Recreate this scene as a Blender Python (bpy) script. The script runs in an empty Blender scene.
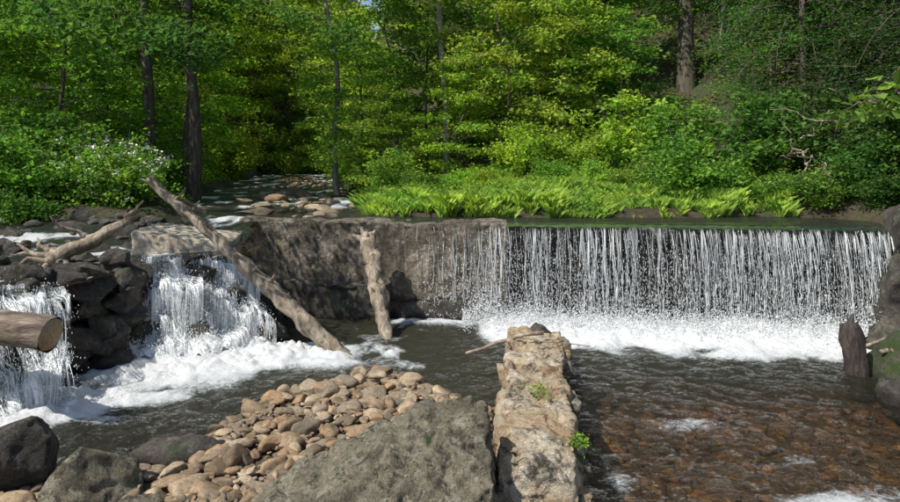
import bpy, bmesh, math, numpy as np
from mathutils import Vector
rng=np.random.default_rng(11)
scene=bpy.context.scene
PI=math.pi
# ---------------------------------------------------------------- noise
def _h(i,j,k,s):
    n=(i*374761393+j*668265263+k*2147483647+s*974634777)&0xffffffff
    n=((n^(n>>13))*1274126177)&0xffffffff
    n=((n^(n>>16))*2246822519)&0xffffffff
    return ((n^(n>>15))&0xffff)/65535.0
def vn(P,s=0):
    P=np.asarray(P,float); I=np.floor(P).astype(np.int64); f=P-I; u=f*f*(3-2*f)
    r=0
    for a in (0,1):
        wa=u[:,0] if a else 1-u[:,0]
        for b in (0,1):
            wb=u[:,1] if b else 1-u[:,1]
            for c in (0,1):
                wc=u[:,2] if c else 1-u[:,2]
                r=r+wa*wb*wc*_h(I[:,0]+a,I[:,1]+b,I[:,2]+c,s)
    return r*2-1
def fbm(P,o=4,s=0):
    r=0;a=1;t=0
    for i in range(o):
        r=r+a*vn(P*2**i+17.3*i,s+i); t+=a; a*=.5
    return r/t
def fb2(x,y,sc,o=3,s=0,z=0.):
    x=np.asarray(x,float);y=np.asarray(y,float)
    return fbm(np.stack([x.ravel()*sc,y.ravel()*sc,np.full(x.size,z)],1),o,s).reshape(x.shape)
def ss(a,b,x):
    t=np.clip((x-a)/(b-a),0,1); return t*t*(3-2*t)
# ---------------------------------------------------------------- mesh builder
class MB:
    def __init__(s): s.V=[];s.n=0;s.F=[];s.uv=[]
    def add(s,V,F,m=0):
        V=np.asarray(V,float).reshape(-1,3);F=np.asarray(F,np.int64)
        s.V.append(V);s.F.append((F+s.n,m));s.n+=len(V)
    def mesh(s,name,smooth=False,smats=None):
        me=bpy.data.meshes.new(name)
        V=np.concatenate(s.V); me.vertices.add(len(V)); me.vertices.foreach_set('co',V.astype(np.float32).ravel())
        loops=np.concatenate([f.ravel() for f,_ in s.F]); tot=np.concatenate([np.full(len(f),f.shape[1]) for f,_ in s.F])
        mi=np.concatenate([np.full(len(f),m) for f,m in s.F])
        me.loops.add(len(loops)); me.loops.foreach_set('vertex_index',loops.astype(np.int32))
        me.polygons.add(len(tot)); st=np.concatenate([[0],np.cumsum(tot)[:-1]])
        me.polygons.foreach_set('loop_start',st.astype(np.int32))
        me.polygons.foreach_set('material_index',mi.astype(np.int32))
        if smats is not None: sm=np.isin(mi,smats)
        else: sm=np.full(len(tot),smooth)
        me.polygons.foreach_set('use_smooth',sm)
        me.update(calc_edges=True)
        return me
def obj(name,me,mats,parent=None,color=None):
    o=bpy.data.objects.new(name,me); scene.collection.objects.link(o)
    if me and len(me.materials)==0:
        for m in mats: me.materials.append(m)
    if parent: o.parent=parent
    if color: o.color=(*color,1)
    return o
def tube(B,pts,rad,sides=6,m=0,rough=0.,seed=0,cap=True):
    pts=np.asarray(pts,float);rad=np.asarray(rad,float)
    if cap:
        pts=np.concatenate([pts[:1],pts,pts[-1:]]);rad=np.concatenate([[rad[0]*.02],rad,[rad[-1]*.02]])
    n=len(pts)
    T=np.gradient(pts,axis=0)
    if cap: T[0]=T[2];T[1]=T[2];T[-1]=T[-3];T[-2]=T[-3]
    T/=np.linalg.norm(T,axis=1)[:,None]+1e-9
    ref=np.array([0,0,1.]) if abs(T[n//2][2])<.9 else np.array([0,1.,0])
    A=np.cross(T,ref);A/=np.linalg.norm(A,axis=1)[:,None]+1e-9;C=np.cross(T,A)
    th=np.arange(sides)/sides*2*PI
    R=rad[:,None]*np.ones(sides)
    if rough:
        q=np.stack([np.cos(th)[None,:]*2.2+0*R,np.sin(th)[None,:]*2.2+0*R,np.arange(n)[:,None]*.35+0*R],2).reshape(-1,3)
        R=R*(1+rough*fbm(q,3,seed).reshape(n,sides))
    V=pts[:,None]+R[:,:,None]*(np.cos(th)[None,:,None]*A[:,None]+np.sin(th)[None,:,None]*C[:,None])
    i=np.arange(n-1)[:,None]*sides;j=np.arange(sides)[None,:];k=(j+1)%sides
    F=np.stack([i+j,i+k,i+sides+k,i+sides+j],2).reshape(-1,4)
    B.add(V,F,m)
def leaves(B,C,L,m=1,flat=.75,dr=-.25,w=.3):
    n=len(C); L=(L*rng.uniform(.6,1.3,n))[:,None]
    az=rng.uniform(0,2*PI,n);d=rng.normal(dr,.4,n)
    t=np.stack([np.cos(az)*np.cos(d),np.sin(az)*np.cos(d),np.sin(d)],1)
    n0=np.array([0,0,1.])+rng.normal(0,flat,(n,3))
    s=np.cross(t,n0);s/=np.linalg.norm(s,axis=1)[:,None]+1e-9
    nn=np.cross(s,t)
    V=np.stack([C,C+t*L*.45+s*L*w+nn*L*.1,C+t*L,C+t*L*.45-s*L*w+nn*L*.1],1)
    F=np.arange(n*4).reshape(n,4)
    B.add(V.reshape(-1,3),F,m)
def octa(B,C,r,m=0,sz=None):
    n=len(C);r=np.broadcast_to(r,(n,)) ; sz=r if sz is None else sz
    D=np.array([[1,0,0],[-1,0,0],[0,1,0],[0,-1,0],[0,0,1],[0,0,-1.]])
    V=C[:,None]+D[None]*np.stack([r,r,sz],1)[:,None]
    F=np.array([[0,2,4],[2,1,4],[1,3,4],[3,0,4],[2,0,5],[1,2,5],[3,1,5],[0,3,5]])
    B.add(V.reshape(-1,3),(np.arange(n)[:,None,None]*6+F[None]).reshape(-1,3),m)
# ---------------------------------------------------------------- materials
class M:
    def __init__(s,name):
        s.m=bpy.data.materials.new(name);s.m.use_nodes=True;s.t=s.m.node_tree;s.t.nodes.clear()
        s.out=s.n('ShaderNodeOutputMaterial')
    def n(s,ty,ins=None,**kw):
        x=s.t.nodes.new(ty)
        for k,v in kw.items(): setattr(x,k,v)
        if ins:
            for k,v in ins.items():
                if isinstance(v,bpy.types.NodeSocket): s.t.links.new(v,x.inputs[k])
                else: x.inputs[k].default_value=v
        return x
    def noise(s,vec,scale,det=4,rough=.6,dist=0):
        return s.n('ShaderNodeTexNoise',{'Vector':vec,'Scale':scale,'Detail':det,'Roughness':rough,'Distortion':dist}).outputs[0]
    def ramp(s,fac,stops):
        x=s.n('ShaderNodeValToRGB',{'Fac':fac});e=x.color_ramp.elements
        while len(e)<len(stops): e.new(.5)
        for el,(p,c) in zip(e,stops):
            el.position=p;el.color=(*c,1) if not isinstance(c,(int,float)) else (c,c,c,1)
        return x.outputs[0]
    def mix(s,f,a,b,mode='MIX'):
        x=s.n('ShaderNodeMix',data_type='RGBA',blend_type=mode)
        for i,v in ((0,f),(6,a),(7,b)):
            if isinstance(v,bpy.types.NodeSocket): s.t.links.new(v,x.inputs[i])
            elif i==0: x.inputs[0].default_value=v
            else: x.inputs[i].default_value=(*v,1)
        return x.outputs[2]
    def math(s,op,a,b=0.,c=None,clamp=False):
        x=s.n('ShaderNodeMath',operation=op,use_clamp=clamp)
        for i,v in enumerate((a,b,c)):
            if v is None: continue
            if isinstance(v,bpy.types.NodeSocket): s.t.links.new(v,x.inputs[i])
            else: x.inputs[i].default_value=v
        return x.outputs[0]
    def mr(s,v,a,b,c=0.,d=1.):
        return s.n('ShaderNodeMapRange',{0:v,1:a,2:b,3:c,4:d},clamp=True).outputs[0]
    def vec(s,scale=(1,1,1),rot=(0,0,0)):
        tc=s.n('ShaderNodeTexCoord').outputs['Object']
        return s.n('ShaderNodeMapping',{'Vector':tc,'Scale':scale,'Rotation':rot}).outputs[0]
    def fin(s,sh): s.t.links.new(sh,s.out.inputs[0]); return s.m
def rockmat(name,cols,scale=2.,bump=.5,moss=0.,island=0.,wetz=.1,lichen=0.,fine=1.,bd=.03,mosscol=(.06,.11,.015),stain=0.,contr=1.,sts=2.1,streak=0.,liccol=(.45,.45,.36)):
    g=M(name);v=g.vec();geo=g.n('ShaderNodeNewGeometry')
    a=g.noise(v,scale,6,.65,.3);k=len(cols)
    c=g.ramp(a,[(.3+.4*i/(k-1),cols[i]) for i in range(k)])
    f=g.noise(v,scale*9,6,.75)
    c=g.mix(1,c,g.ramp(f,[(.3,.95-.5*contr),(.5,.95),(.7,1+.35*contr)]),'MULTIPLY')
    f2=g.noise(v,scale*38,3,.7)
    c=g.mix(.8,c,g.ramp(f2,[(.35,.6),(.6,1.15)]),'MULTIPLY')
    if stain:
        st=g.mr(g.noise(g.vec(),scale*sts,8,.82,.6),.52,.58)
        c=g.mix(g.math('MULTIPLY',st,stain),c,(.035,.032,.024))
    if streak:
        sk=g.mr(g.noise(g.vec((5,5,.5)),1,5,.7,.3),.48,.62)
        c=g.mix(g.math('MULTIPLY',sk,streak),c,(.03,.026,.02))
    if island:
        r=geo.outputs['Random Per Island']
        tint=g.ramp(r,[(0,(.42,.42,.41)),(.17,(1.,.86,.68)),(.35,(.7,.71,.7)),(.5,(1.2,.93,.68)),(.65,(.5,.45,.39)),(.8,(.95,.94,.9)),(1,(1.5,1.4,1.22))])
        c=g.mix(island,c,tint,'MULTIPLY')
    if lichen:
        l=g.mr(g.noise(v,scale*3.3,5,.75),.56,.62)
        c=g.mix(g.math('MULTIPLY',l,lichen),c,liccol)
    sep=g.n('ShaderNodeSeparateXYZ',{0:geo.outputs['Normal']})
    if moss:
        mm=g.math('MULTIPLY',g.mr(g.noise(v,scale*1.7,5,.7),.62-moss*.25,.72-moss*.25),g.mr(sep.outputs[2],-.2,.5))
        c=g.mix(mm,c,g.mix(f,(.02,.04,.006),mosscol))
    rough=.85
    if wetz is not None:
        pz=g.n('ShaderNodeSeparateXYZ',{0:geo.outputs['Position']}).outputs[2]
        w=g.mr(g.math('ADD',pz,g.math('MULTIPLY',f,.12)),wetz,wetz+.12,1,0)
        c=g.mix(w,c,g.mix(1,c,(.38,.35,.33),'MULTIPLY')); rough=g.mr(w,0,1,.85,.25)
    h=g.math('ADD',g.math('MULTIPLY',a,1.),g.math('ADD',g.math('MULTIPLY',f,.5),g.math('MULTIPLY',f2,.16*fine)))
    b=g.n('ShaderNodeBump',{'Strength':bump,'Distance':bd*3,'Height':h})
    p=g.n('ShaderNodeBsdfPrincipled',{'Base Color':c,'Roughness':rough,'Normal':b.outputs[0]})
    return g.fin(p.outputs[0])
def leafmat(name,trans=.48,lo=.45,hi=1.4,ns=.9):
    g=M(name);oi=g.n('ShaderNodeObjectInfo');geo=g.n('ShaderNodeNewGeometry')
    r=geo.outputs['Random Per Island'];v=g.vec()
    n=g.noise(v,ns,4,.65)
    c=g.mix(1,oi.outputs['Color'],g.ramp(r,[(0,lo),(.6,1.),(1,hi)]),'MULTIPLY')
    c=g.mix(1,c,g.ramp(n,[(.32,(.5,.68,.8)),(.68,(1.2,1.12,1.))]),'MULTIPLY')
    d=g.n('ShaderNodeBsdfDiffuse',{'Color':c});tcol=g.mix(1,c,(1.2,1.27,.62),'MULTIPLY')
    t=g.n('ShaderNodeBsdfTranslucent',{'Color':tcol})
    m1=g.n('ShaderNodeMixShader',{0:trans,1:d.outputs[0],2:t.outputs[0]})
    return g.fin(m1.outputs[0])
def barkmat(name,c1,c2,sc=(14,14,2.5),bump=.8,moss=0):
    g=M(name);v=g.vec(sc);a=g.noise(v,1.,6,.7,.6);w=g.noise(g.vec(),1.7,4)
    c=g.ramp(a,[(.32,tuple(x*.35 for x in c1)),(.46,c1),(.7,c2)])
    c=g.mix(g.mr(w,.5,.65,0,.45),c,tuple(x*.45 for x in c1))
    if moss: c=g.mix(g.mr(g.noise(g.vec(),3.,4),.5,.6,0,moss),c,(.05,.08,.02))
    b=g.n('ShaderNodeBump',{'Strength':bump,'Distance':.04,'Height':a})
    return g.fin(g.n('ShaderNodeBsdfPrincipled',{'Base Color':c,'Roughness':.9,'Normal':b.outputs[0]}).outputs[0])
def plain(name,c,r=.6):
    g=M(name);f=g.noise(g.vec(),30,3);cc=g.mix(1,c,g.ramp(f,[(.3,.7),(.7,1.1)]),'MULTIPLY')
    return g.fin(g.n('ShaderNodeBsdfPrincipled',{'Base Color':cc,'Roughness':r}).outputs[0])

m_leaf=leafmat('leaf');m_bark=barkmat('bark',(.085,.07,.052),(.2,.165,.13));m_pale=barkmat('pale_bark',(.26,.24,.2),(.5,.47,.42))
m_flower=plain('flower',(.85,.84,.8))
m_grass=leafmat('grass',.4,.35,1.4,1.8)
m_cob=rockmat('cobble',[(.16,.13,.095),(.3,.24,.17),(.42,.35,.26)],3.,.35,island=1.,wetz=.04,bd=.01)
m_bed=rockmat('bedstone',[(.19,.11,.055),(.32,.19,.1),(.34,.26,.17)],4,.3,island=1.,wetz=None,bd=.01)
m_boul=rockmat('boulder',[(.17,.145,.095),(.37,.325,.22),(.55,.49,.36)],3.2,1.,moss=.05,lichen=.75,wetz=.05,stain=.8,bd=.045,sts=2.6,liccol=(.52,.5,.38))
m_dark=rockmat('dark_rock',[(.03,.027,.023),(.085,.074,.06),(.19,.165,.13)],2.5,1.,moss=.25,wetz=.1,lichen=.2)
m_mossrock=rockmat('moss_rock',[(.04,.04,.03),(.09,.085,.06),(.15,.14,.1)],2.5,.9,moss=.75,wetz=.05,stain=.4)
m_damc=rockmat('dam_concrete',[(.09,.072,.052),(.22,.18,.13),(.42,.35,.27)],1.8,1.,moss=.2,wetz=.35,lichen=.45,stain=.6,streak=.75)
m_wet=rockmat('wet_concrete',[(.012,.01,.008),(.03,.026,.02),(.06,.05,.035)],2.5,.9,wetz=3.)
m_slab=rockmat('slab_concrete',[(.34,.28,.21),(.56,.48,.36),(.66,.6,.49)],2.,.7,wetz=.8,stain=.3)
# ---------------------------------------------------------------- terrain functions
def ydam(x): return 11.8-(np.asarray(x,float)+3.9)*.148
def xb(y): return np.interp(y,[5.2,6,6.6,7.2,7.6,8.0,9.0,9.6,10.3,11.8,13],[-14,-8,-6.4,-5.3,-4.7,-4.55,-4.5,-4.1,-3.35,-3.5,-3.6])
def barm(x,y):
    a=1-np.sqrt(((x+.95)/1.85)**2+((y-6.1)/2.45)**2); b=1-np.sqrt(((x+2.4)/2.1)**2+((y-4.3)/1.5)**2)
    n=fb2(x,y,1.3,3,61)
    return np.clip(np.maximum(a,b)*2.6+.35*n,0,1)
def H(x,y):
    x,y=np.broadcast_arrays(np.asarray(x,float),np.asarray(y,float))
    yd=ydam(np.clip(x,-3.9,9))
    nz=fb2(x,y,.9,4,3)
    low=-.36+.44*barm(x,y)+.06*fb2(x,y,2.2,3,9)
    e=np.interp(y,[2,5,7,9,10.5],[6.5,5.6,5.15,6.0,6.9])
    low=low+ss(-.2,1.2,x-e)*1.3+np.maximum(0,x-e-.6)*.75
    low=low+np.maximum(0,-y+2)*.15
    low=low+ss(0,.45,xb(y)-x)*(1.0-low)
    low=low+np.maximum(0,-9-x)*.4
    xl=np.interp(y,[6,9,12,12.6,13.2,14,20,30,45],[-9,-9,-8.3,-7,-5.9,-5.6,-7.7,-9.9,-14])
    xr=np.interp(y,[13,14,20,30,45],[-1.7,-1.8,-2.9,-5.,-8])
    yb=np.interp(x,[-2,-1,2,5,6,8],[13.6,13.0,12.7,12.7,13.1,12.8])
    d=np.maximum(np.maximum(np.minimum(x-xr,y-yb),xl-x),x-7.7)
    up=1.35+.45*ss(-.5,.35,d)+np.maximum(d,0)*.05+.1*nz
    up=up+.22*ss(.2,2,d)*ss(-2,-.5,x)*(.6+fb2(x,y,.7,2,8))
    up=up+np.maximum(0,x-6.2)*.42*ss(11,14,y)+.1*np.maximum(0,y-15)*ss(-1,2,x)+.38*np.maximum(0,y-19)*ss(-2,6,x)
    up=up+.022*np.maximum(0,y-15)+.2*np.maximum(0,y-30)*np.where(d<0.5,0.,1.)*ss(30,34,y)+.3*np.maximum(0,y-46)
    up=up+np.maximum(0,-12-x)*.25*ss(0,4,d)+ss(.2,2,d)*.3*fb2(x,y,.35,3,5)
    t=ss(.25,.6,y-yd)
    t=np.where(x<-3.9,ss(0,1.5,y-11.8),t)
    z=low*(1-t)+up*t
    return np.minimum(z,30)
def grid(name,xs,ys,zf,mats,keep=None,smooth=True):
    X,Y=np.meshgrid(xs,ys);Z=zf(X,Y);nx=len(xs);ny=len(ys)
    i=np.arange(ny-1)[:,None]*nx;j=np.arange(nx-1)[None,:]
    F=np.stack([i+j,i+j+1,i+nx+j+1,i+nx+j],2).reshape(-1,4)
    if keep is not None:
        cx=(X[:-1,:-1]+X[1:,1:])/2;cy=(Y[:-1,:-1]+Y[1:,1:])/2
        F=F[keep(cx,cy).ravel()]
    B=MB();B.add(np.stack([X,Y,Z],2).reshape(-1,3),F);me=B.mesh(name,smooth)
    return obj(name,me,mats),X,Y
# ground
gm=M('ground_soil');v=gm.vec();a=gm.noise(v,.8,6,.7);f=gm.noise(v,12,5,.75)
c=gm.ramp(a,[(.35,(.035,.026,.015)),(.5,(.06,.05,.025)),(.65,(.04,.07,.018))]);c=gm.mix(1,c,gm.ramp(f,[(.3,.5),(.7,1.4)]),'MULTIPLY')
pz=gm.n('ShaderNodeSeparateXYZ',{0:gm.n('ShaderNodeNewGeometry').outputs['Position']}).outputs[2]
c=gm.mix(gm.mr(pz,-.05,.1,1,0),c,gm.mix(f,(.08,.05,.03),(.26,.18,.11)))
m_ground=gm.fin(gm.n('ShaderNodeBsdfPrincipled',{'Base Color':c,'Roughness':.95,'Normal':gm.n('ShaderNodeBump',{'Strength':.8,'Distance':.05,'Height':f}).outputs[0]}).outputs[0])
xs=np.concatenate([np.linspace(-70,-12,40)[:-1],np.linspace(-12,12,260),np.linspace(12,70,45)[1:]])
ys=np.concatenate([np.linspace(-25,2,20)[:-1],np.linspace(2,16,170),np.linspace(16,45,90)[1:],np.linspace(45,120,30)[1:]])
grid('ground',xs,ys,H,[m_ground])
# ---------------------------------------------------------------- water
def watermat(name,deepc,ripple,rs,clear):
    g=M(name);v=g.vec((1,1.35,1));at=g.n('ShaderNodeAttribute',attribute_name='foam').outputs['Fac']
    dp=g.n('ShaderNodeAttribute',attribute_name='deep').outputs['Fac']
    a=g.noise(v,rs,4,.65,.8);b=g.noise(v,rs*4.,3,.65,.6)
    h=g.math('ADD',a,g.math('MULTIPLY',b,.36))
    bm=g.n('ShaderNodeBump',{'Strength':ripple,'Distance':.18,'Height':h}).outputs[0]
    tr=g.n('ShaderNodeBsdfTransparent',{'Color':(*clear,1)})
    df=g.n('ShaderNodeBsdfDiffuse',{'Color':(*deepc,1)})
    under=g.n('ShaderNodeMixShader',{0:dp,1:tr.outputs[0],2:df.outputs[0]})
    gl=g.n('ShaderNodeBsdfGlossy',{'Color':(1,1,1,1),'Roughness':.05,'Normal':bm})
    fr=g.n('ShaderNodeFresnel',{'IOR':1.38,'Normal':bm}).outputs[0]
    wat=g.n('ShaderNodeMixShader',{0:fr,1:under.outputs[0],2:gl.outputs[0]})
    fn=g.noise(g.vec((1,1,1)),7,8,.82,1.6);fn2=g.noise(g.vec(),40,4,.8)
    th=g.math('ADD',g.math('MULTIPLY',at,1.25),g.math('ADD',fn,g.math('MULTIPLY',fn2,.35)))
    ff=g.mr(th,1.0,1.25)
    fb=g.n('ShaderNodeBump',{'Strength':.8,'Distance':.08,'Height':g.math('ADD',fn,g.math('MULTIPLY',fn2,.5))}).outputs[0]
    fo=g.n('ShaderNodeBsdfPrincipled',{'Base Color':g.mix(g.mr(th,1.05,1.45),(.62,.67,.67),(.97,.98,.98)),'Roughness':.5,'Normal':fb})
    return g.fin(g.n('ShaderNodeMixShader',{0:ff,1:wat.outputs[0],2:fo.outputs[0]}).outputs[0])
def setattr_(me,name,arr):
    a=me.attributes.new(name,'FLOAT','POINT');a.data.foreach_set('value',np.asarray(arr,np.float32).ravel())
def foam(x,y,full=True):
    n=fb2(x,y,2.6,4,21);n2=fb2(x,y*.8,1.1,3,27)
    yb=ydam(x)-.32
    d=yb-y
    f1=np.clip(1.45-np.abs(d-.2)/(1.1+.55*n+.45*n2),0,1)*ss(.15,.9,x)*(1-ss(6.7,7.1,x))
    f1=np.where(d<-.35,0,f1)
    f1=np.maximum(f1,.5*np.clip(1-np.abs(d)/.6,0,1)*ss(-1.6,-.8,x))
    f1=np.maximum(f1,.44*np.clip(1-d/3.,0,1)*ss(-.2,.5,n2+.3*n+.2)*ss(0,.8,x)*(d>0))
    def el(cx,cy,rx,ry,rot=0,k=1.3):
        c,s=math.cos(rot),math.sin(rot);u=(x-cx)*c+(y-cy)*s;w=-(x-cx)*s+(y-cy)*c
        return np.clip(k*(1.25-np.sqrt((u/rx)**2+(w/ry)**2)+.6*n),0,1)
    f2=np.maximum(el(-3.2,8.85,1.6,.8,.1),el(-2.2,9.05,1.5,.6,-.05,1.)*.95)
    f2=np.maximum(f2,el(-3.5,8.1,1.2,.7,.4,1.1)*.85)
    f2=np.maximum(f2,el(-1.6,8.6,1.4,.6,-.1,.9)*.6)
    f3=el(-4.35,6.9,1.,.75,.5)
    f3=np.maximum(f3,el(-3.6,7.2,1.2,.45,.4,.9)*.65)
    r=np.maximum(el(2.35,6.5,.65,.3,.2,.7)*.45,el(2.9,4.95,.85,.3,.3,.8)*.5)
    r=np.maximum(r,el(1.4,5.4,.28,1.3,.05,.6)*.42)
    r=np.maximum(r,el(2.4,5.3,.6,.3,-.3,.6)*.42)
    r=np.maximum(r,.32*ss(.0,.5,n)*ss(.8,2,x)*ss(-.3,.3,n2))
    r=np.maximum(r,.32*ss(-.1,.4,n)*ss(-.2,.4,n2)*ss(1.,-.5,x))
    return np.clip(np.maximum.reduce([f1,f2,f3,r]),0,1)
m_wl=watermat('pool_water',(.03,.03,.018),1.,3.4,(.84,.8,.7))
m_wu=watermat('creek_water_mat',(.04,.045,.035),.7,3.,(.7,.7,.6))
def zl(x,y):
    f=foam(x,y)
    return .035*fb2(x,y,1.8,3,31)+.03*fb2(x,y,5,3,33)+ss(.25,1,f)*(.02+.15*np.abs(fb2(x,y,3.3,3,35))+.13*np.abs(fb2(x,y,9,3,37)))
X0=np.arange(-9,9,.03);Y0=np.arange(.5,12.2,.03)
wo,X,Y=grid('lower_pool_water',X0,Y0,zl,[m_wl],keep=lambda x,y:(x>xb(y)-.3)&(y<ydam(np.clip(x,-3.9,9))+.2)&(x<7.5))
setattr_(wo.data,'foam',foam(X,Y));setattr_(wo.data,'deep',np.clip(.15+.68*ss(6.4,9.3,Y+.25*(X<0.9))+.38*ss(1.1,.7,X),0,.92))
def upz(x,y):
    zs=np.interp(y,[7,9.6,11,13],[1.17,1.2,1.38,1.62])
    t=ss(-4.6,-3.4,x)*ss(10.8,11.6,y)
    z=zs*(1-t)+1.62*t+.022*np.maximum(0,y-15)
    rough=ss(14,18,y)+ (x<-3.6)*.8
    return z+(.01+.035*rough)*fb2(x,y,3,3,41)
wo,X,Y=grid('creek_water',np.arange(-20,9.5,.07),np.concatenate([np.arange(6.5,16,.07),np.arange(16,50,.2)]),upz,[m_wu],
   keep=lambda x,y:((x<xb(y)-.0)&(y<12.5))|((y>ydam(x)+.02)&(x>-1.2))|((y>ydam(x)+.45)&(x>-3.9))|((x<=-3.9)&(y>=11.7)))
uf=np.clip(.58*ss(-.1,.45,fb2(X,Y*.6,1.8,4,44))*(ss(13.5,17,Y)*(X<-1)+.9*(X<-4)*(Y<13)),0,.58)
setattr_(wo.data,'foam',uf);setattr_(wo.data,'deep',np.full(X.size,.55))
# ---------------------------------------------------------------- rocks
_ico={}
def ico(sub):
    if sub not in _ico:
        bm=bmesh.new();bmesh.ops.create_icosphere(bm,subdivisions=sub,radius=1)
        _ico[sub]=(np.array([v.co[:] for v in bm.verts]),np.array([[v.index for v in f.verts] for f in bm.faces]));bm.free()
    return _ico[sub]
def stonevars(n,sub,seed):
    V,F=ico(sub);out=[]
    for k in range(n):
        W=V.copy()
        for _ in range(9):
            d=rng.normal(0,1,3);d/=np.linalg.norm(d);h=rng.uniform(.42,.8);q=W@d
            W=W-np.maximum(q-h,0)[:,None]*d*.92
        W*=(1+.16*fbm(V*1.5+k*9,3,seed+k))[:,None];out.append(W)
    return out,F
def zrot(n,tl=.22):
    a=rng.uniform(0,2*PI,n);t=rng.normal(0,tl,n);c,s=np.cos(a),np.sin(a);ct,st=np.cos(t),np.sin(t)
    z=0*a
    return np.stack([c,-s*ct,s*st,s,c*ct,-c*st,z,st,ct],1).reshape(n,3,3)
def stones(name,P,R,mat,sub=3,flat=.6,seed=0,parent=None):
    B=MB();Vs,F=stonevars(14,sub,seed);rot=zrot(len(P))
    for i,(p,r) in enumerate(zip(P,R)):
        s=np.array([1.15,rng.uniform(.6,.95),flat*rng.uniform(.6,1.3)])*r
        B.add((Vs[i%14]*s)@rot[i].T+p,F)
    return obj(name,B.mesh(name,True),[mat],parent)
# cobble bar
n=11500;px=rng.uniform(-4.6,.9,n);py=rng.uniform(3.2,8.8,n);bm_=barm(px,py)
ok=(bm_>.27+.17*rng.normal(size=n));px,py,bm_=px[ok],py[ok],bm_[ok]
R=np.clip(rng.lognormal(-3.25,.65,len(px)),.014,.17)
P=np.stack([px,py,H(px,py)+R*.2+rng.uniform(0,.04,len(px))],1)
stones('cobble_bar',P,R,m_cob,3,.52,1)
# bed stones
n=4800;px=rng.uniform(-5,5.6,n);py=rng.uniform(3.6,9.,n);R=np.clip(rng.lognormal(-2.85,.55,n),.025,.22)
ok=barm(px,py)<.4;px,py,R=px[ok],py[ok],R[ok]
stones('bed_stones',np.stack([px,py,H(px,py)+R*.1],1),R,m_bed,2,.5,2)
def hull(pts,name,mat,vox=.04,d1=.06,s1=1.6,d2=.02,s2=7,seed=0,parent=None,sharp=0.):
    bm=bmesh.new()
    for p in pts: bm.verts.new(p)
    r=bmesh.ops.convex_hull(bm,input=bm.verts)
    bmesh.ops.delete(bm,geom=[g for g in r['geom_interior'] if isinstance(g,bmesh.types.BMVert)],context='VERTS')
    me=bpy.data.meshes.new(name);bm.to_mesh(me);bm.free()
    o=bpy.data.objects.new(name,me);scene.collection.objects.link(o)
    md=o.modifiers.new('r','REMESH');md.mode='VOXEL';md.voxel_size=vox
    dg=bpy.context.evaluated_depsgraph_get();dg.update()
    m2=bpy.data.meshes.new_from_object(o.evaluated_get(dg));o.modifiers.clear();o.data=m2;m2.name=name
    nv=len(m2.vertices);V=np.empty(nv*3,np.float32);m2.vertices.foreach_get('co',V);V=V.reshape(-1,3).astype(float)
    N=np.empty(nv*3,np.float32);m2.vertex_normals.foreach_get('vector',N);N=N.reshape(-1,3)
    dd=d1*fbm(V*s1,3,seed)+d2*fbm(V*s2,4,seed+5)-sharp*np.maximum(0,.12-np.abs(fbm(V*s1*1.3,3,seed+9)))*6
    V=V+N*dd[:,None]
    m2.vertices.foreach_set('co',V.astype(np.float32).ravel());m2.polygons.foreach_set('use_smooth',np.ones(len(m2.polygons),bool));m2.update()
    m2.materials.clear();m2.materials.append(mat)
    if parent:o.parent=parent
    return o
def blob(c,r,n=16,seed=0):
    g=np.random.default_rng(seed);p=g.normal(0,1,(n,3));p/=np.linalg.norm(p,axis=1)[:,None];return p*np.array(r)+np.array(c)
def boulder(name,c,r,mat,seed,vox=.04,d=.05):
    return hull(blob(c,r,18,seed),name,mat,vox,d,2.2,.02,9,seed,sharp=.02)
# foreground big boulder (slanting ridge)
hull([(-1.75,4.0,-.3),(-1.6,4.6,.1),(-1.25,4.5,.42),(-.75,4.6,.58),(-.45,4.85,.72),(-.1,4.9,.83),(.22,4.85,.8),(.32,4.75,-.3),(.30,4.35,.45),(.05,3.7,-.3),(-1.,4.,.3),(-.3,3.9,.3),(-1.4,3.6,-.3),(-.9,5.35,.1),(.25,5.3,.1)],
  'foreground_boulder',m_boul,.015,.13,2.2,.075,7,3,sharp=.07)
boulder('boulder',(-2.62,4.85,.2),(.42,.4,.36),m_boul,5,.025)
boulder('boulder',(-3.4,5.1,.18),(.3,.4,.45),m_dark,6,.03)
boulder('boulder',(-2.0,4.45,.12),(.36,.3,.24),m_boul,7,.025)
boulder('boulder',(-2.35,5.75,.06),(.55,.25,.16),m_dark,8,.03)
boulder('boulder',(-2.5,4.05,.1),(.4,.3,.3),m_boul,18,.025)
boulder('boulder',(-.2,6.6,.17),(.17,.12,.1),m_boul,9,.02,.02)
# right bank rocks
for i,(c,r,m) in enumerate([((5.55,8.0,.1),(.42,.5,.5),m_mossrock),((5.1,7.2,.0),(.35,.35,.28),m_dark),((6.75,9.6,.6),(.5,.6,1.),m_dark),((6.2,9.0,.1),(.5,.4,.5),m_dark),
   ((7.3,9.9,1.5),(.55,.7,.8),m_dark),((5.7,7.0,.3),(.5,.5,.5),m_mossrock),((6.6,8.3,.7),(.6,.6,.8),m_mossrock),((7.9,10.8,1.7),(.6,.8,.9),m_dark)]):
    boulder('bank_rock',c,r,m,30+i,.04,.12)
# creek rocks upstream
n=230;py=rng.uniform(12.8,38,n);px=np.interp(py,[13,14,20,30,45],[-2.2,-2.5,-3.8,-6.4,-10])+rng.normal(-.7,1.1,n)
R=np.clip(rng.lognormal(-1.95,.45,n),.07,.34)
stones('creek_rocks',np.stack([px,py,1.6+.022*np.maximum(0,py-15)+R*.1],1),R,m_cob,4,.5,5)
# left shelf rocks
n=110;px=rng.uniform(-8,-4.7,n);py=rng.uniform(7.6,12.9,n);R=np.clip(rng.lognormal(-1.9,.4,n),.07,.3)
stones('shelf_rocks',np.stack([px,py,upz(px,py)+R*.0],1),R,m_dark,4,.6,6)
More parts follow.
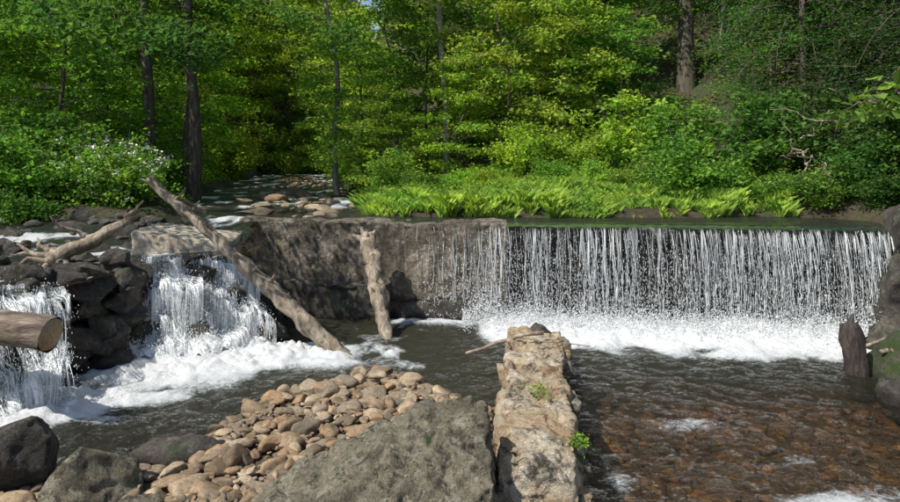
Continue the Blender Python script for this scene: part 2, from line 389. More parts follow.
# ---------------------------------------------------------------- dam
dam=bpy.data.objects.new('dam',None);scene.collection.objects.link(dam)
def boxpts(x0,x1,off0,off1,z0,z1,taper=0):
    return [(x,float(ydam(x))+(o-(taper if (z==z0 and o==off0) else 0)),z) for x in (x0,x1) for o in (off0,off1) for z in (z0,z1)]
hull(boxpts(-3.85,1.0,0,.9,-.5,1.64,.06),'retaining_wall',m_damc,.03,.07,1.3,.045,6,40,dam,sharp=.02)
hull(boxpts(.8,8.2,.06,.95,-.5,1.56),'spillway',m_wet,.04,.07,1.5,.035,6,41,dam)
hull(boxpts(-3.7,-1.0,-.35,.1,-.5,.6),'footing',m_dark,.03,.12,1.7,.05,6,42,dam,sharp=.05)
hull(boxpts(-1.1,1.0,-.15,.1,-.5,.28),'footing_low',m_dark,.03,.1,1.7,.04,6,43,dam,sharp=.03)
# concrete slab by left fall
hull([(-4.95,10.05,1.6),(-3.5,10.3,1.38),(-3.45,10.25,.92),(-4.3,9.95,1.0),(-4.9,10.0,1.25),(-4.95,11.0,1.68),(-3.55,11.2,1.5),(-3.55,11.1,1.0),(-4.9,10.9,1.1)],'concrete_slab',m_slab,.03,.03,1.5,.02,8,50)
hull([(-4.15,10.1,1.22),(-3.55,10.0,1.15),(-3.6,9.9,.9),(-4.2,10.0,.85),(-4.1,10.5,1.2),(-3.5,10.5,1.2)],'fall_rock',m_dark,.03,.05,2,.02,8,51)
for i,(c,r) in enumerate([((-4.1,9.35,.62),(.3,.25,.3)),((-3.35,9.75,.5),(.35,.3,.34)),((-3.75,9.75,.95),(.3,.22,.22)),((-3.6,9.2,.2),(.3,.25,.3)),((-2.75,9.7,.2),(.35,.3,.34)),((-4.5,9.2,.3),(.3,.3,.4)),((-2.9,10.3,.4),(.4,.4,.4))]):
    hull(blob(c,r,15,80+i),'fall_rock',m_dark,.03,.05,2.5,.02,9,80+i)
# dark masonry remnant left
rw=bpy.data.objects.new('stone_wall_remnant',None);scene.collection.objects.link(rw)
k=0
for z in (.0,.28,.55,.8,1.04,1.2):
    for t in np.linspace(0,1,5)+rng.uniform(-.1,.1,5):
        t=float(np.clip(t,0,1));w=rng.uniform(.24,.46)
        x=-4.3-.22*t-.12*z+rng.uniform(-.12,.1)-(.5*t*t);y=9.15-1.45*t
        hull(blob((x,y,z+rng.uniform(-.08,.08)),(w,w*.9,rng.uniform(.16,.32)),11,200+k),'stone',m_dark,.025,.05,2.5,.03,9,60+k,rw,sharp=.02);k+=1
# central broken wall
m_wt=rockmat('mortar_wall',[(.38,.2,.09),(.62,.48,.31),(.84,.77,.63)],2.2,1.,moss=.1,wetz=.08,lichen=.3,stain=.85,bd=.035,sts=1.8)
bw=hull([(.80,8.75,.46),(1.5,8.7,.42),(1.45,8.8,-.4),(.8,8.85,-.4),(.34,4.75,.48),(.92,4.75,.42),(1.0,4.6,-.4),(.28,4.6,-.4),(1.18,6.6,.46),(.58,6.6,.48),(1.24,6.6,-.4)],
  'broken_wall',m_wt,.016,.1,2.2,.05,8,55,sharp=.06)
k=0
for t in np.linspace(0.02,1,13):
    for side in (0,1):
        if rng.random()<.6:
            c=np.array(((.87-.5*t if side==0 else 1.4-.5*t)+rng.normal(0,.02),8.6-3.9*t,rng.uniform(.0,.3)))
            e=np.array([rng.uniform(.09,.15),rng.uniform(.12,.25),rng.uniform(.07,.12)])
            hull([c+np.array([a,b,cc])*e*rng.uniform(.7,1.1,3) for a in (-1,1) for b in (-1,1) for cc in (-1,1)],'wall_stone',m_wt if k%3 else m_boul,.02,.04,3,.02,9,100+k,bw);k+=1
hull([(1.0,4.6,.12),(1.2,4.4,-.3),(.3,4.4,-.3),(.4,4.35,.1),(.9,4.35,.22),(.5,4.6,.3)],'wall_rubble',m_wt,.02,.08,3,.04,8,57,sharp=.04)
boulder('boulder',(1.22,8.62,.42),(.2,.16,.14),m_dark,58,.02,.02)
# ---------------------------------------------------------------- dead wood
m_log=barkmat('weathered_log',(.26,.205,.14),(.58,.5,.4),(10,10,4),1.);m_cut=plain('cut_wood',(.5,.36,.22),.8)
m_logb=barkmat('bark_log',(.15,.11,.08),(.36,.29,.22),(3,12,12),1.)
m_post=barkmat('rotten_post',(.04,.03,.025),(.12,.1,.08),(14,14,3),.9)
def line(a,b,n,j=.0,seed=0,sag=0):
    a=np.array(a);b=np.array(b);t=np.linspace(0,1,n)[:,None];p=a+(b-a)*t
    q=np.stack([t[:,0]*4+seed*7.1,0*t[:,0],0*t[:,0]],1)
    p=p+np.stack([fbm(q,3,seed),fbm(q+50,3,seed),fbm(q+90,3,seed)],1)*j;p[:,2]-=sag*np.sin(PI*t[:,0]);return p
B=MB()
pl=line((-1.3,8.95,-.18),(-4.43,9.62,2.43),80,.06,3)
tube(B,pl,np.linspace(.13,.06,80)*(1+.08*np.sin(np.arange(80)*.8)),22,0,.5,1)
for t,d,l,r in ((.93,(-.35,0,.22),.8,.035),(.88,(.3,-.1,.3),.5,.028),(.8,(.25,0,.35),.45,.028),(.7,(-.1,-.2,.3),.35,.03),(.5,(.2,-.2,.2),.4,.03),(.33,(.1,-.1,.3),.4,.025),(.6,(-.3,-.2,-.1),.5,.025),(.42,(.2,-.1,.3),.45,.025)):
    p=pl[int(t*79)];tube(B,line(p,p+np.array(d)*l*1.3,7,.03,int(t*99)),np.linspace(r,r*.35,7),7,0,.3,2)
obj('fallen_log',B.mesh('fallen_log',True),[m_log])
B=MB();p=line((-.9,9.72,-.2),(-1.38,10.98,1.42),40,.06,8)
tube(B,p,np.interp(np.linspace(0,1,40),[0,.5,.8,1],[.075,.11,.13,.15])*(1+.08*np.sin(np.arange(40)*1.3)),20,0,.6,4)
for e in ((-.22,.02,.1),(.1,.02,.16),(.0,-.1,.13),(-.1,.05,.2)):
    q=p[-3];tube(B,line(q,q+np.array(e)*1.2,5,.01),np.array([.08,.075,.06,.045,.02]),8,0,.4,5)
tube(B,line(p[18],p[18]+np.array([-.12,-.08,.18]),5),np.linspace(.03,.01,5),6)
obj('leaning_stump',B.mesh('leaning_stump',True),[m_log])
B=MB();p=line((-4.5,9.4,1.95),(-5.5,8.9,1.28),24,.06,12)
tube(B,p,np.linspace(.045,.12,24),12,0,.5,6)
for e in ((-.5,-.3,-.1),(-.4,.1,.25),(-.6,.1,-.05),(-.2,-.35,-.3),(.1,-.3,-.35),(-.5,-.1,.15),(.35,-.2,-.2),(-.3,.3,.1)):
    q=p[19+int(rng.integers(0,4))];tube(B,line(q,q+np.array(e)*1.1,9,.12,int(rng.integers(99))),np.linspace(.07,.012,9),8,0,.4,7)
tube(B,line((-4.65,9.35,1.85),(-4.4,9.3,2.1),6,.03),np.linspace(.035,.012,6),7)
tube(B,line((-5.05,9.15,1.55),(-5.5,8.9,1.9),8,.06),np.linspace(.04,.012,8),7)
obj('driftwood_root',B.mesh('driftwood_root',True),[m_log])
B=MB();p=line((-6.6,6.75,1.28),(-3.9,6.35,.93),30,.05,14)
tube(B,p,np.linspace(.19,.165,30),24,0,.2,8,cap=False)
e=p[-1];d=p[-1]-p[-2];d/=np.linalg.norm(d)
tube(B,np.array([e-d*.01,e+d*.003,e+d*.006]),np.array([.158,.158,.002]),20,1,.1,8,cap=False)
obj('cut_log',B.mesh('cut_log',True),[m_logb,m_cut])
B=MB();p=line((5.12,8.1,-.25),(5.03,8.2,.62),14,.02,15)
tube(B,p,np.interp(np.linspace(0,1,14),[0,.8,1],[.14,.13,.09]),14,0,.35,9)
tube(B,line((5.03,8.2,.55),(5.1,8.22,.74),4),np.array([.06,.05,.03,.01]),7);obj('rotten_post',B.mesh('rotten_post',True),[m_post])
B=MB()
for a,b,r in (((5.3,8.0,.3),(6.2,8.2,.38),.03),((5.35,7.9,.35),(6.,7.7,.15),.02),((5.2,8.3,.25),(6.3,8.7,.5),.025)):
    tube(B,line(a,b,8,.05,int(rng.integers(99))),np.linspace(r,r*.5,8),7,0,.2)
obj('driftwood_sticks',B.mesh('driftwood_sticks',True),[m_log])
B=MB();tube(B,line((.2,8.0,.3),(1.15,8.0,.56),10,.05,31),np.linspace(.018,.028,10),7,0,.3);tube(B,line((.9,8.0,.48),(1.6,7.5,.5),8,.04,32),np.linspace(.012,.005,8),5);obj('stick',B.mesh('stick',True),[m_log])
# ---------------------------------------------------------------- falling water
g=M('falling_water');r=g.n('ShaderNodeNewGeometry').outputs['Random Per Island']
m_str=g.fin(g.n('ShaderNodeBsdfPrincipled',{'Base Color':g.ramp(r,[(0,(.38,.42,.42)),(.5,(.75,.78,.78)),(1,(.96,.97,.97))]),'Roughness':.3}).outputs[0])
def cascmat(name,lo,hi,su,sv,dist=.5):
    g=M(name);uv=g.n('ShaderNodeUVMap',uv_map='UVMap').outputs[0]
    mp=g.n('ShaderNodeMapping',{'Vector':uv,'Scale':(su,sv,1)}).outputs[0]
    a=g.noise(mp,1,5,.7,dist);b=g.noise(g.n('ShaderNodeMapping',{'Vector':uv,'Scale':(su*4,sv*3,1)}).outputs[0],1,3,.7)
    big=g.noise(g.n('ShaderNodeMapping',{'Vector':uv,'Scale':(4,3,1)}).outputs[0],1,3,.6,.5)
    s=g.math('ADD',g.math('ADD',a,g.math('MULTIPLY',b,.4)),g.math('MULTIPLY_ADD',big,.9,-.45));al=g.mr(s,lo,hi)
    bp=g.n('ShaderNodeBump',{'Strength':.7,'Distance':.06,'Height':s}).outputs[0]
    d=g.n('ShaderNodeBsdfPrincipled',{'Base Color':g.mix(al,(.5,.55,.55),(.95,.96,.96)),'Roughness':.4,'Normal':bp});t=g.n('ShaderNodeBsdfTransparent')
    return g.fin(g.n('ShaderNodeMixShader',{0:al,1:t.outputs[0],2:d.outputs[0]}).outputs[0])
m_c1=cascmat('cascade_water',.46,.74,9,2.6,1.);m_c2=cascmat('cascade_thin',.64,.88,16,1.6,.6);m_cs=cascmat('sheet',.78,1.25,130,1.6)
def patch(name,Pf,nu,nv,mat,parent=None):
    u,v=np.meshgrid(np.linspace(0,1,nu),np.linspace(0,1,nv));V=Pf(u.ravel(),v.ravel())
    i=np.arange(nv-1)[:,None]*nu;j=np.arange(nu-1)[None,:];F=np.stack([i+j,i+j+1,i+nu+j+1,i+nu+j],2).reshape(-1,4)
    B=MB();B.add(V,F);me=B.mesh(name,True);uvl=me.uv_layers.new(name='UVMap')
    li=np.empty(len(me.loops),np.int32);me.loops.foreach_get('vertex_index',li)
    uvl.data.foreach_set('uv',np.stack([u.ravel()[li],v.ravel()[li]],1).astype(np.float32).ravel())
    return obj(name,me,[mat],parent)
wf=bpy.data.objects.new('waterfall',None);scene.collection.objects.link(wf)
def traj(x,t,v0):
    return np.stack([x+0*t,ydam(x)-.03-v0*np.sqrt(t),1.6-1.58*t],-1)
patch('water_sheet',lambda u,v:traj(.7+6.4*u,v,.22),300,14,m_cs,wf)
patch('crest_film',lambda u,v:np.stack([.6+6.7*u,ydam(.6+6.7*u)+.25-.3*v,1.625-.03*v**3+.006*np.sin(u*170)],1),300,6,m_wu,wf)
B=MB()
xsS=list(rng.uniform(.6,7.1,780))+list(.6-1.2*rng.beta(1,1.8,60))+list(.2+.5*rng.random(14))
cl=fbm(np.stack([np.array(xsS)*3.5,np.zeros(len(xsS)),np.zeros(len(xsS))],1),3,77)
for x,cc in zip(xsS,cl):
    main=x>.65
    if main and rng.random()<np.clip(.22-1.4*cc,0,.8): continue
    v0=rng.uniform(.12,.36) if main else rng.uniform(.02,.12)
    t=rng.uniform(0,.06) if main else rng.uniform(0,.4);w=rng.uniform(.0018,.005)*(1.+.9*cc)
    if rng.random()<.1: w*=1.8
    while t<.97:
        L=rng.uniform(.04,.28)*(1.25-t);t2=min(t+L,1.)
        tt=np.linspace(t,t2,5);p=traj(np.full(5,x),tt,v0);p[:,0]+=.014*np.sin(tt*9+x*50)
        tube(B,p,w*np.array([.4,1,1.2,1,.4])*rng.uniform(.6,1.4),3,0,0,0,cap=False)
        t=t2+rng.uniform(.0,.14)*(.3+t)*(1 if main else 2)
n=13000;x=rng.uniform(.6,7.1,n);t=rng.beta(1.8,1.,n);p=traj(x,t,.24)+rng.normal(0,1,(n,3))*np.array([.03,.08,.02])
octa(B,p,rng.uniform(.002,.006,n),0,rng.uniform(.006,.025,n))
n=1400;x=.7-1.3*rng.beta(1,1.6,n);t=rng.beta(2.5,1.,n);p=traj(x,t,.1)+rng.normal(0,1,(n,3))*np.array([.03,.04,.02])
octa(B,p,rng.uniform(.003,.007,n),0,rng.uniform(.006,.022,n))
n=22000;x=rng.uniform(.2,7.,n);y=ydam(x)-.35+rng.normal(-.15,.3,n)
pl_=.6+1.1*np.abs(fbm(np.stack([x*1.6,0*x,0*x],1),3,5))
h=np.abs(rng.normal(0,.17,n))*pl_;octa(B,np.stack([x,y,.05+h],1),rng.uniform(.003,.013,n),0)
obj('water_strands',B.mesh('water_strands',True),[m_str],wf)
# left falls
def cas(A0,A1,B0,B1,zt,seed,off,stepf=.09):
    A0,A1,B0,B1=map(np.array,(A0,A1,B0,B1))
    def f(u,v):
        a=A0+(A1-A0)*u[:,None];b=B0+(B1-B0)*u[:,None]
        n=fbm(np.stack([u*4,v*2.5,0*u],1),3,seed);ph=6*fbm(np.stack([u*2.3,0*u,0*u],1),2,seed+8)
        sv=np.clip(v+stepf*np.sin(v*13+ph),0,1.05)
        sh=np.clip(v-stepf*np.sin(v*13+ph),0,1.1)
        xy=a+(b-a)*(sh**.8)[:,None]
        z=zt*(1-np.clip(sv,0,1)**1.2)+.16*n*np.sin(PI*v)+off*np.sin(PI*np.clip(v+.1,0,1))+.06*fbm(np.stack([u*22,v*6,0*u],1),3,seed+3)-.03*v
        xy=xy+np.stack([.1*n*np.sin(PI*v),-.12*n*np.sin(PI*v)],1)
        return np.stack([xy[:,0],xy[:,1],np.maximum(z,-.05)],1)
    return f
c2=bpy.data.objects.new('cascade',None);scene.collection.objects.link(c2)
c2f=[cas((-4.7,9.55),(-4.15,9.9),(-4.45,8.65),(-3.1,8.75),1.22,71,.04),cas((-4.0,10.0),(-3.4,10.5),(-3.5,9.0),(-2.45,9.35),1.2,72,-.08),cas((-4.55,9.7),(-3.6,10.3),(-3.9,8.8),(-2.8,9.1),1.1,75,-.08)]
for f in c2f: patch('cascade_sheet',f,110,90,m_c1,c2)
c3=bpy.data.objects.new('cascade',None);scene.collection.objects.link(c3)
c3f=[cas((-6.6,6.75),(-4.6,7.75),(-5.4,6.1),(-3.95,6.9),1.2,73,.03,.05),cas((-6.5,6.8),(-4.7,7.7),(-5.3,6.25),(-4.1,7.05),1.15,74,-.05,.06)]
for f in c3f: patch('cascade_sheet',f,130,70,m_c2,c3)
for par,fs,k in ((c2,c2f,260),(c3,c3f,200)):
    B=MB()
    for f in fs:
        n=4200;u=rng.random(n);v=rng.beta(1.3,.9,n);p=f(u,v)+rng.normal(0,1,(n,3))*np.array([.05,.06,.05])+[0,-.02,.03];octa(B,p,rng.uniform(.003,.009,n),0,rng.uniform(.004,.018,n))
        for _ in range(k):
            u0=rng.random();v0=rng.uniform(0,.75);v=np.linspace(v0,min(1,v0+rng.uniform(.1,.35)),7);p=f(u0+.02*np.sin(v*9+u0*30),v)+np.array([0,-.02,.02])
            tube(B,p,rng.uniform(.003,.008)*np.array([.4,.8,1.1,1.2,1.1,.8,.4]),4,0,cap=False)
    obj('spray',B.mesh('spray',True),[m_str],par)
# ---------------------------------------------------------------- vegetation
def tree_mesh(name,Ht,cb,R,nl,LL,nleaf,tr,bark,wob=.25,droop=.25,spread=.22,topfill=True):
    B=MB();n=12;t=np.linspace(0,1,n);sd=int(rng.integers(1000))
    tp=np.stack([wob*fbm(np.stack([t*3,0*t,0*t],1),2,sd)*t*3,wob*fbm(np.stack([t*3,0*t,0*t],1),2,sd+9)*t*3,t*Ht-.3],1)
    tube(B,tp,tr*np.interp(t,[0,.06,1],[1.3,1,.25]),9,0,.15,sd,cap=False)
    anch=[]
    for i in range(nl):
        q=(i+rng.random())/nl;h=cb+(Ht-cb)*q;az=i*2.4+rng.normal(0,.4)
        base=np.array([np.interp(h-.3,tp[:,2],tp[:,k]) for k in range(3)])
        L=R*math.sqrt(max(.05,math.sin(PI*(.18+.78*q))))*rng.uniform(.6,1.2)
        d=np.array([math.cos(az),math.sin(az),0]);s=np.linspace(0,1,7)[:,None]
        up=rng.uniform(.15,.5)
        p=base+d*L*s+np.array([0,0,1.])*(L*(up*s-droop*2*s*s));p+=np.stack([fbm(np.stack([s[:,0]*3,0*s[:,0]+i,0*s[:,0]],1),2,sd+k)for k in range(3)],1)*.25*s
        tube(B,p,np.linspace(tr*.3,.006,7),5,0,cap=False)
        for k in range(int(5+L*1.6)):
            f=rng.uniform(.2,1);idx=f*6;i0=int(idx);b=p[min(i0,5)]+(p[min(i0+1,6)]-p[min(i0,5)])*(idx-i0)
            a2=az+rng.choice([-1,1])*rng.uniform(.4,1.3);l2=L*rng.uniform(.15,.4)*(1.2-f*.5)+.15
            e=b+np.array([math.cos(a2),math.sin(a2),rng.uniform(-.25,.15)])*l2
            tube(B,np.stack([b,(b+e)/2+[0,0,.03],e]),np.array([.012,.008,.003]),3,0,cap=False)
            for ff in np.linspace(.25,1.05,3+int(l2*3)): anch.append(b+(e-b)*ff)
    A=np.array(anch);idx=rng.integers(0,len(A),nleaf)
    C=A[idx]+rng.normal(0,1,(nleaf,3))*np.array([spread,spread,spread*.38])
    leaves(B,C,LL);return B.mesh(name,False,smats=[0])
def shrub_mesh(name,Ht,R,LL,nleaf,flowers=0):
    B=MB();anch=[]
    for i in range(22):
        az=rng.uniform(0,2*PI);r=R*rng.uniform(.15,1);h=Ht*rng.uniform(.45,1)*math.sqrt(max(.1,1-(r/R)**2*.6))
        s=np.linspace(0,1,6)[:,None];p=np.array([0,0,-.2])+np.array([math.cos(az)*r,math.sin(az)*r,0])*s**1.3+np.array([0,0,h+.2])*s
        p+=rng.normal(0,.04,p.shape)*s;tube(B,p,np.linspace(.022,.005,6),4,0,cap=False)
        for k in range(9):
            f=rng.uniform(.3,1);b=p[int(f*5)];e=b+rng.normal(0,1,3)*np.array([.28,.28,.14])*R*.6;tube(B,np.stack([b,e]),np.array([.006,.003]),3,0,cap=False)
            for ff in (.4,.7,1.):anch.append(b+(e-b)*ff)
    A=np.array(anch);C=A[rng.integers(0,len(A),nleaf)]+rng.normal(0,1,(nleaf,3))*np.array([.13,.13,.08])
    leaves(B,C,LL,flat=.8)
    if flowers:
        top=A[rng.permutation(len(A))[:flowers]]
        for a in top:
            c=a+rng.normal(0,.05,(14,3))+[0,-.05,.09];leaves(B,c,.06,m=2,flat=1.,w=.5)
    return B.mesh(name,False,smats=[0])
T_und=[tree_mesh('understory_tree',H_,cb,R,nl,.16,nf,.07,m_bark,.35,dr) for H_,cb,R,nl,nf,dr in ((7.5,.8,2.5,30,7800,.2),(9,1.2,2.9,32,9200,.25),(6,.5,2.2,24,6800,.15),(8.5,1.,2.7,28,8200,.3))]
T_tall=[tree_mesh('tall_tree',16,6.5,4,36,.17,9000,.17,m_bark,.9,.2),tree_mesh('tall_tree',15,5,3.6,36,.17,9000,.14,m_bark,.9,.3)]
T_pale=tree_mesh('pale_tree',14,7,3,24,.15,4500,.1,m_pale,.6,.2)
T_hem=[tree_mesh('hemlock_tree',10,.8,3.2,60,.1,19000,.13,m_bark,.2,.42,.24),tree_mesh('hemlock_tree',9,1.5,3,50,.1,16000,.12,m_bark,.3,.5,.24)]
S_sh=[shrub_mesh('shrub',1.9,1.3,.12,5000),shrub_mesh('shrub',1.4,1.2,.1,5000),shrub_mesh('shrub',2.4,1.4,.14,5500)]
S_fl=shrub_mesh('flowering_shrub',2.1,1.4,.11,5500,flowers=120)
for me in T_und+T_tall+T_hem+S_sh+[S_fl]:
    me.materials.append(m_bark);me.materials.append(m_leaf);me.materials.append(m_flower)
T_pale.materials.append(m_pale);T_pale.materials.append(m_leaf)
YG=(.42,.57,.085);BG=(.25,.41,.075);MG=(.14,.26,.06);DG=(.075,.15,.045)
def put(name,me,x,y,col,s=1.,dz=0,rz=None,tilt=(0,0)):
    o=obj(name,me,[],color=tuple(c*rng.uniform(.88,1.12) for c in col));o.location=(x,y,float(H(x,y))+dz);o.scale=(s,s,s*rng.uniform(.9,1.1))
    o.rotation_euler=(tilt[0],tilt[1],rng.uniform(0,2*PI) if rz is None else rz);return o
# centre bank bright young trees
for x,y,s,c,k in ((-1.6,18.5,.55,YG,2),(-2.9,21,.7,YG,0),(.2,17.6,.6,YG,2),(1.6,18.8,.8,YG,1),(3.3,18.6,.7,YG,0),(-.8,22,.8,BG,3),(2.6,22,1.0,YG,1),(5.2,19.5,.8,BG,2),(4.6,23,1.1,BG,3),
     (.8,25,1.2,BG,1),(-2.2,26,1.1,YG,3),(3.8,27,1.3,YG,0),(-3.6,31,1.2,YG,2),(-8.3,46,1.2,YG,2),(-12.5,49,1.5,YG,3),(-5,38,1.5,YG,3),(-14.5,47,1.3,YG,2),(-17.5,50,1.4,YG,0),(-11,52,1.4,YG,2)):
    put('understory_tree',T_und[k],x,y,c,s)
# left bank
for x,y,s,c,k in ((-10,16.5,.9,BG,0),(-12.5,15.5,1.,BG,1),(-9.5,20.5,.9,BG,3),(-12.5,21,1.1,BG,1),(-16,19,1.2,BG,0),(-11.3,26,1.1,YG,2),(-15,28,1.3,YG,1),(-13.4,33,1.2,YG,3),(-20,25,1.3,YG,3),(-18,34,1.4,YG,0),(-24,31,1.5,YG,1),(-16,41,1.5,YG,2),(-22,42,1.6,YG,1),(-29,38,1.6,YG,0),(-30,45,1.8,YG,2)):
    put('understory_tree',T_und[k],x,y,c,s)
for x,y,s,k in ((-8.1,17.6,1.,0),(-7.55,18.6,.8,1),(-6.95,17.6,.95,0),(-12.6,24,1.2,1),(8.2,22.5,1.6,0),(-16,38,1.4,0),(12,28,1.4,1),(1,33,1.4,0)):
    put('tall_tree',T_tall[k],x,y,MG if x<0 else DG,s)
put('pale_tree',T_pale,-3.6,21,BG,1.);put('pale_tree',T_pale,-.1,19.6,BG,1.);put('pale_tree',T_pale,10,24,MG,1.)
# right hill
for x,y,s,c,k in ((8.6,15.8,.75,MG,0),(9.8,14.6,.8,DG,1),(10.8,17.5,.95,MG,0),(12.5,16,1.,DG,1),(10.2,20.5,1.,MG,1),(14,20,1.1,MG,0),(16,19,1.2,MG,1),(11.5,24,1.2,MG,0),(9.5,12.2,.7,DG,1),(11,12.5,.9,DG,0)):
    put('hemlock_tree',T_hem[k],x,y,c,s)
for i in range(22):
    x=rng.uniform(1,30);y=rng.uniform(28,44)
    put('understory_tree',T_und[i%4],x,y,[BG,YG,BG,MG][i%4],rng.uniform(1.3,1.8))
for i in range(10):
    x=rng.uniform(-44,-14);y=rng.uniform(50,60);put('understory_tree',T_und[i%4],x,y,YG,rng.uniform(1.4,1.9))
# shrubs
for x,y,s,c,k in ((-8.8,13.3,1.,BG,0),(-10.3,13.,1.1,MG,2),(-12,13.5,1.2,BG,0),(-7.6,15.2,.9,MG,1),(-9.2,15,1.,BG,2),(-8.2,12.5,.7,MG,1),(-9.8,11.8,.9,MG,0),(-8.4,18,.9,BG,0),(-9.3,20,1.,BG,1),(-11,24,1.2,YG,2),
     (5.1,13.9,.95,BG,0),(6.2,13.9,.9,BG,1),(4.3,14.8,.7,BG,1),(7.1,14.4,1.,MG,2),(8.3,13.6,1.,MG,0),(3.,17.,1.,YG,1),(4.6,17,1.1,YG,2),(1.7,16.7,.8,YG,0),(.3,16.3,.6,YG,1),(-1.3,16.7,.75,YG,0),(-2.4,19,.9,YG,2),
     (2.4,15.7,.55,BG,1),(.9,15.6,.45,YG,0),(-.6,15.5,.5,BG,1),(3.5,15.3,.5,YG,0),
     (5.9,16,1.1,BG,2),(8.5,16.5,1.,MG,1),(7.3,12.9,.7,BG,1),(9.6,11.2,1.,DG,0),(8.3,10.2,.8,DG,1),(-3.3,24,1.,YG,0),(-4.2,29,1.2,YG,2),(8.2,8.4,1.,DG,0),(7.6,7.,.8,MG,1),(8.6,12.2,.9,MG,2),(8.9,11.3,.9,MG,0),(9.2,13,.9,DG,2),
     (8.0,12.5,.7,MG,0),(8.3,11.7,.65,DG,1),(8.8,12.7,.8,DG,1),(8.1,13.2,.8,MG,1),(7.9,11.9,.55,MG,1),
     (-10.7,31,1.2,YG,2),(-5.6,34,1.4,YG,2),(-12,36,1.4,YG,0),(-6.6,39,1.4,YG,0),(-9.8,47,1.8,YG,2),(-12,46,1.8,YG,0),(-14,45,1.8,YG,2),(-10.5,45,1.5,YG,1)):
    put('shrub',S_sh[k],x,y,c,s)
put('flowering_shrub',S_fl,-6.9,13.7,BG,.85);put('flowering_shrub',S_fl,-8.,14.2,BG,1.)
# undergrowth
B=MB();n=130000;x=rng.uniform(-22,22,n);y=rng.uniform(11,48,n);h=H(x,y)
cn=fb2(x,y,1.1,3,90);ok=(h>1.78+.022*np.maximum(0,y-15))&(cn>-.25);x,y,h,cn=x[ok],y[ok],h[ok],cn[ok]
hh=rng.random(len(x))*np.clip(.15+.9*cn,.05,.7)*np.where((x>-2.5)&(x<6)&(y<15.5),.35,1.)
leaves(B,np.stack([x,y,h+hh],1),.13,m=0,flat=.7);obj('undergrowth',B.mesh('undergrowth'),[m_leaf],color=(.28,.43,.07))
# grass
B=MB();n=200000;x=rng.uniform(-2.6,6.8,n);y=rng.uniform(12.6,18.5,n);h=H(x,y);gn=fb2(x,y,1.6,4,91);g2=fb2(x*1.2+y*.6,y-.5*x,3,3,92)
ok=(h>1.6)&(y<16.3+1.4*gn)&(g2>-.4+.4*(y<13.1));x,y,h,gn,g2=x[ok],y[ok],h[ok],gn[ok],g2[ok];n=len(x)
L=(rng.uniform(.08,.28,n)*np.clip(1+1.1*gn+.5*g2,.4,1.7))[:,None];az=rng.uniform(0,2*PI,n);s=np.stack([np.cos(az),np.sin(az),0*az],1);b=rng.normal(0,.4,(n,2));b[:,1]-=.35*(y<13.2)
bend=np.stack([b[:,0],b[:,1],0*az],1)
C=np.stack([x,y,h-.02],1);up=np.array([0,0,1.])
V=np.stack([C-s*.004,C+s*.004,C+s*.0035+(up+bend*.4)*L*.6,C+(up*.9+bend)*L],1)
B.add(V.reshape(-1,3),np.arange(n*4).reshape(n,4));obj('grass',B.mesh('grass'),[m_grass],color=(.44,.6,.11))
B=MB();n=12000;x=rng.uniform(-2.4,6.8,n);y=rng.uniform(12.7,17,n);h=H(x,y);ok=(h>1.62)&(fb2(x,y,1.7,3,95)>.08);x,y,h=x[ok],y[ok],h[ok]
leaves(B,np.stack([x,y,h+rng.uniform(.05,.36,len(x))],1),.075,m=0,flat=.7);obj('bank_weeds',B.mesh('bank_weeds'),[m_leaf],color=(.3,.47,.07))
# bare roots / dead branches right
B=MB()
for i in range(26):
    a=np.array([rng.uniform(7,9.5),rng.uniform(12.7,13.6),0]);a[2]=float(H(a[0],a[1]))+rng.uniform(.1,1.)
    tube(B,line(a,a+rng.normal(0,1,3)*np.array([.7,.3,.5]),10,.25,i),np.linspace(.025,.006,10),5,0,.2)
obj('exposed_roots',B.mesh('exposed_roots',True),[m_log])
# small plants on wall
for nm,c,r,nn in (('wall_fern',(.83,6.05,.5),.09,150),('moss_tuft',(1.02,5.1,.42),.08,180)):
    B=MB();C=np.array(c)+rng.normal(0,1,(nn,3))*np.array([r*.5,r*.7,r*.35]);leaves(B,C,.035,m=0,flat=.7,dr=.3,w=.2);obj(nm,B.mesh(nm),[m_leaf],color=BG)
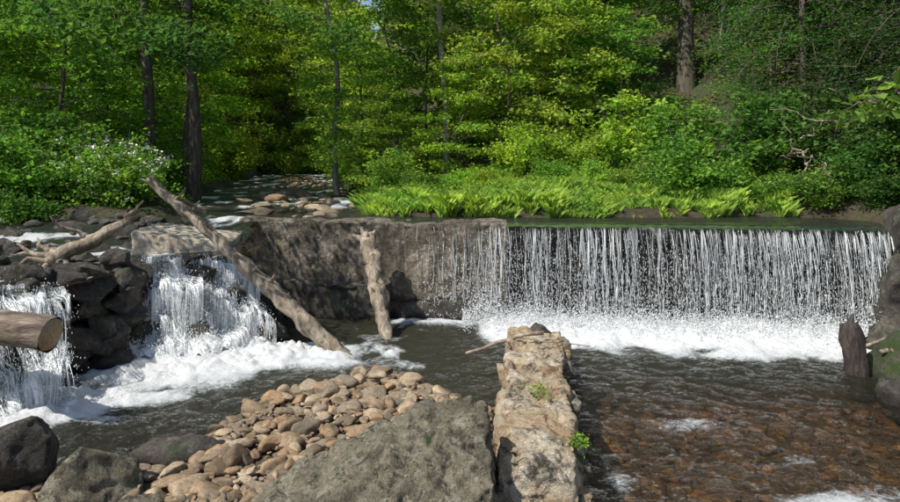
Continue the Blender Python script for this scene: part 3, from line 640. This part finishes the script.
# overhanging branches
def hang(name,a,b,nsub,LL,nl,col,sp=.18,sublen=.8,r0=.03,seed=1):
    B=MB();p=line(a,b,14,.25 if LL<.12 else .05,seed);tube(B,p,np.linspace(r0,.006,14),6,0,.2);A=[]
    dirv=(np.array(b)-np.array(a));dirv/=np.linalg.norm(dirv)
    for i in range(nsub):
        k=int(rng.integers(2,14));q=p[k];sd=np.cross(dirv,[0,0,1])*rng.choice([-1,1]);e=q+(sd*rng.uniform(.3,1)+dirv*rng.uniform(.1,.8)+np.array([0,0,rng.uniform(-.55,.1)]))*sublen
        tube(B,np.stack([q,(q+e)/2+[0,0,.03],e]),np.array([.009,.006,.003])*(1 if LL<.12 else .5),4,0,cap=False)
        for f in np.linspace(.2,1.05,8):A.append(q+(e-q)*f)
    A=np.array(A);C=A[rng.integers(0,len(A),nl)]+rng.normal(0,1,(nl,3))*np.array([sp,sp,sp*.5]);leaves(B,C,LL,flat=.6,dr=-.4)
    return obj(name,B.mesh(name,False,smats=[0]),[m_bark,m_leaf],color=col)
hang('overhanging_branch',(-8.5,10,6.1),(-4.,9.6,4.75),30,.11,1700,MG,seed=3)
hang('overhanging_branch',(-8.,9,5.9),(-4.8,8.2,4.4),26,.11,1400,MG,seed=4)
hang('overhanging_branch',(-8,14.5,7.6),(-2.4,14,5.7),34,.12,2000,MG,seed=5)
hang('overhanging_branch',(-9,13,6.9),(-5,13,4.9),34,.12,2000,DG,seed=6)
hang('leafy_branch',(2.9,3.7,3.15),(2.2,3.5,2.8),14,.09,170,(.34,.46,.09),.05,.2,.01,seed=7)
# ---------------------------------------------------------------- light & camera
S=Vector((-.5,-.34,.8)).normalized()
ld=bpy.data.lights.new('sun','SUN');ld.energy=5;ld.angle=math.radians(.5);ld.color=(1,.95,.87);lo=bpy.data.objects.new('sun',ld);scene.collection.objects.link(lo);lo.rotation_euler=S.to_track_quat('Z','Y').to_euler()
w=bpy.data.worlds.new('World');scene.world=w;w.use_nodes=True;nt=w.node_tree
sky=nt.nodes.new('ShaderNodeTexSky');sky.sky_type='NISHITA';sky.sun_disc=False;sky.sun_elevation=math.asin(S.z);sky.sun_rotation=math.atan2(S.x,S.y)
bg=nt.nodes['Background'];nt.links.new(sky.outputs[0],bg.inputs[0]);bg.inputs[1].default_value=.15
cd=bpy.data.cameras.new('camera');cam=bpy.data.objects.new('camera',cd);scene.collection.objects.link(cam);cam.location=(0,0,2.55);cam.rotation_euler=(PI/2,0,0)
cd.lens=26;cd.sensor_width=36;cd.shift_y=-.09;cd.clip_end=500;cd.clip_start=.05;scene.camera=cam
scene.view_settings.view_transform='Standard';scene.view_settings.look='None';scene.view_settings.exposure=0
